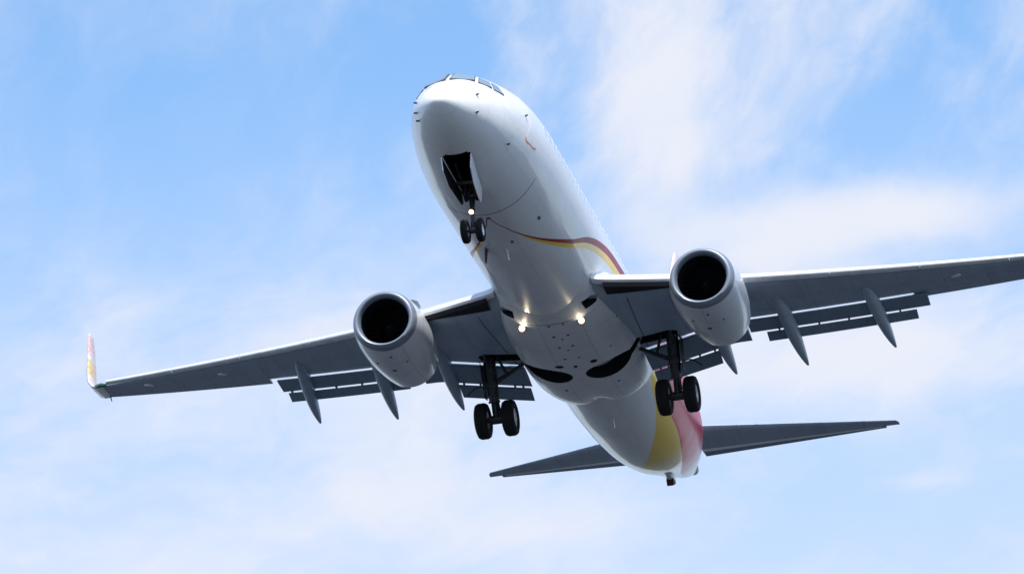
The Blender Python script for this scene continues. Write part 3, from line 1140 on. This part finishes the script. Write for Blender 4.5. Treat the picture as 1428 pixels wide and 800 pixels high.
def main_gear(s):
    bm = bmesh.new()
    a, top, mid = Vector((19.55, s * 2.87, -3.18)), Vector((19.0, s * 2.90, -1.35)), Vector((19.38, s * 2.88, -2.62))
    tube(bm, [top, top.lerp(mid, .5), mid], [.20, .185, .16], 20)
    tube(bm, [mid, mid + (mid - top).normalized() * .06], [.185, .185], 20)
    # trunnion beam and collar
    tube(bm, [(18.75, s * 2.9, -1.42), (19.3, s * 2.9, -1.42)], .15, 14)
    box(bm, top.lerp(mid, .62), (.30, .34, .30), bev=.05)
    tube(bm, [a + Vector((0, -s * .52, 0)), a + Vector((0, s * .52, 0))], .085, 14)
    tube(bm, [a + Vector((0, -.17, 0)), a + Vector((0, .17, 0))], .14, 16)
    mg = link('main_landing_gear', bm, M['steel'], root, 40)
    bm = bmesh.new()
    tube(bm, [mid, a + Vector((-.02, 0, .05))], [.105, .105], 18)
    link('oleo_strut', bm, M['steel'], mg, 40)
    bm = bmesh.new()
    for q in (-.07, .07):
        tube(bm, [mid + Vector((.16, q, .05)), Vector((19.80, s * 2.87 + q, -2.86)), a + Vector((.10, q * .6, .06))], [.045, .04, .045], 8)
    link('torque_link', bm, M['steel'], mg, 40)
    bm = bmesh.new()
    tube(bm, [top.lerp(mid, .62), (19.15, s * 1.85, -1.62)], [.075, .06], 12)
    tube(bm, [(19.1, s * 2.35, -1.95), (18.8, s * 2.6, -1.4)], [.05, .04], 10)
    link('side_brace', bm, M['steel'], mg, 40)
    bm = bmesh.new()
    tube(bm, [top.lerp(mid, .35), (18.35, s * 2.95, -1.35)], [.06, .05], 12)
    link('drag_brace', bm, M['steel'], mg, 40)
    # hydraulic hoses looping off the leg
    bm = bmesh.new()
    p0 = top.lerp(mid, .72)
    pts = [p0 + Vector((.05, s * (.12 + .72 * t), .20 * math.sin(PI * t) - .12 * t)) for t in [i / 10 for i in range(11)]]
    for p, q in zip(pts, pts[1:]):
        tube(bm, [p, q], .022, 8)
    link('hydraulic_hose', bm, M['steel'], mg, 60)
    bm = bmesh.new()
    pts = [mid.lerp(a, t) + Vector((-.13 - .06 * math.sin(PI * t), .06, 0)) for t in [i / 6 for i in range(7)]]
    for p, q in zip(pts, pts[1:]):
        tube(bm, [p, q], .018, 8)
    link('hydraulic_hose', bm, M['steel'], mg, 60)
    # leg door, carried on the outboard side
    bm = bmesh.new()
    d = (mid - top)
    rings = []
    for t, w in ((.10, .30), (.5, .34), (.9, .26)):
        p = top + d * t + Vector((0, s * .27, 0))
        rings.append([p + Vector((-w * .7, 0, 0)), p + Vector((0, s * .04, 0)), p + Vector((w, 0, 0)), p + Vector((w, -s * .02, 0)), p + Vector((0, s * .015, 0)), p + Vector((-w * .7, -s * .02, 0))])
    loft(bm, rings)
    link('gear_door', bm, M['steel'], mg, 20)
    for o in (.43, -.43):
        wheel('wheel', (a.x, a.y + o, a.z), .567, .41, mg)
    return mg


for s in (1, -1):
    main_gear(s)

bm = bmesh.new()
NA = Vector((4.15, 0, -3.34))
NTOP = Vector((4.36, 0, -1.75))
NM = NTOP.lerp(NA, .58)
tube(bm, [NTOP, NM], [.10, .085], 16)
box(bm, NTOP.lerp(NA, .30), (.24, .34, .12), bev=.03)
ng = link('nose_landing_gear', bm, M['steel'], root, 40)
bm = bmesh.new()
tube(bm, [NM, NA], .06, 16)
link('oleo_strut', bm, M['steel'], ng, 40)
bm = bmesh.new()
tube(bm, [NA + Vector((0, -.26, 0)), NA + Vector((0, -.085, 0)), NA + Vector((0, -.08, 0)), NA + Vector((0, .08, 0)), NA + Vector((0, .085, 0)), NA + Vector((0, .26, 0))], [.05, .05, .085, .085, .05, .05], 12)
link('axle', bm, M['steel'], ng, 40)
bm = bmesh.new()
for q in (-.10, .10):
    tube(bm, [NTOP.lerp(NA, .32) + Vector((0, q, 0)), (3.2, q * 2.2, -1.6)], [.045, .045], 10)
box(bm, (3.75, 0, -2.02), (.10, .62, .10), bev=.02)
tube(bm, [(3.9, -.16, -2.15), (4.28, -.16, -2.35)], .06, 10)
tube(bm, [(3.9, .16, -2.15), (4.28, .16, -2.35)], .06, 10)
link('drag_brace', bm, M['steel'], ng, 40)
bm = bmesh.new()
tube(bm, [NM + Vector((.06, 0, .0)), (4.55, 0, -2.98), NA + Vector((.08, 0, .08))], [.035, .03, .035], 8)
link('torque_link', bm, M['steel'], ng, 40)
for o in (.215, -.215):
    wheel('wheel', (NA.x, o, NA.z), .345, .205, ng)


def lamp(name, c, r, aim, parent):
    aim = Vector(aim).normalized()
    c = Vector(c)
    bm = bmesh.new()
    u, v = frame_of(aim)
    prof = [(-.16, .45, 0), (-.10, .85, 0), (-.01, 1.0, 0), (.0, .93, 0)]
    rings = [[c + aim * t + u * (r * q * math.cos(2 * PI * i / 20)) + v * (r * q * math.sin(2 * PI * i / 20)) for i in range(20)] for t, q, _ in prof]
    vs = loft(bm, rings, cap1=False)
    cen = [bm.verts.new(c + aim * .03 + u * (r * .66 * math.cos(2 * PI * i / 20)) + v * (r * .66 * math.sin(2 * PI * i / 20))) for i in range(20)]
    for i in range(20):
        j = (i + 1) % 20
        bm.faces.new((vs[-1][i], vs[-1][j], cen[j], cen[i])).material_index = 2
    bm.faces.new(cen).material_index = 1
    return link(name, bm, [M['steel'], M['lamp'], M['lamp_rim']], parent, 50)


lamp('taxi_light', NTOP.lerp(NA, .66) + Vector((-.16, 0, 0)), .075, (-1, -.2, -.35), ng)
# nose gear doors
for s in (1, -1):
    bm = bmesh.new()
    rings = []
    for x, zt_, zb_ in ((2.42, -1.74, -2.16), (2.9, -1.82, -2.42), (3.6, -1.92, -2.48), (4.2, -1.99, -2.50), (4.40, -2.01, -2.36)):
        yh = (.415 if s < 0 else .40) + (x - 2.36) / 2.14 * ((.235 if s < 0 else .29) - (.415 if s < 0 else .40))
        y0, y1 = s * (yh + .01), s * (yh - .02)
        rings.append([(x, y0, zt_), (x, y1, zb_), (x, y1 + s * .025, zb_), (x, y0 + s * .035, zt_)])
    loft(bm, rings)
    bmesh.ops.recalc_face_normals(bm, faces=bm.faces[:])
    for f in bm.faces:
        f.normal_update()
        if f.calc_center_median().z < 0 and f.normal.y * s < -.5 or False:
            f.material_index = 1
    link('nose_gear_door', bm, [M['white'], M['dark']], ng, 20, recalc=False)

# --- belly landing lights, lowered and lit
for s in (1, -1):
    c = Vector((14.87, s * .92 + .03, -2.165))
    o = lamp('landing_light', c, .105, (-1, -.12 * 1, -.36), root)
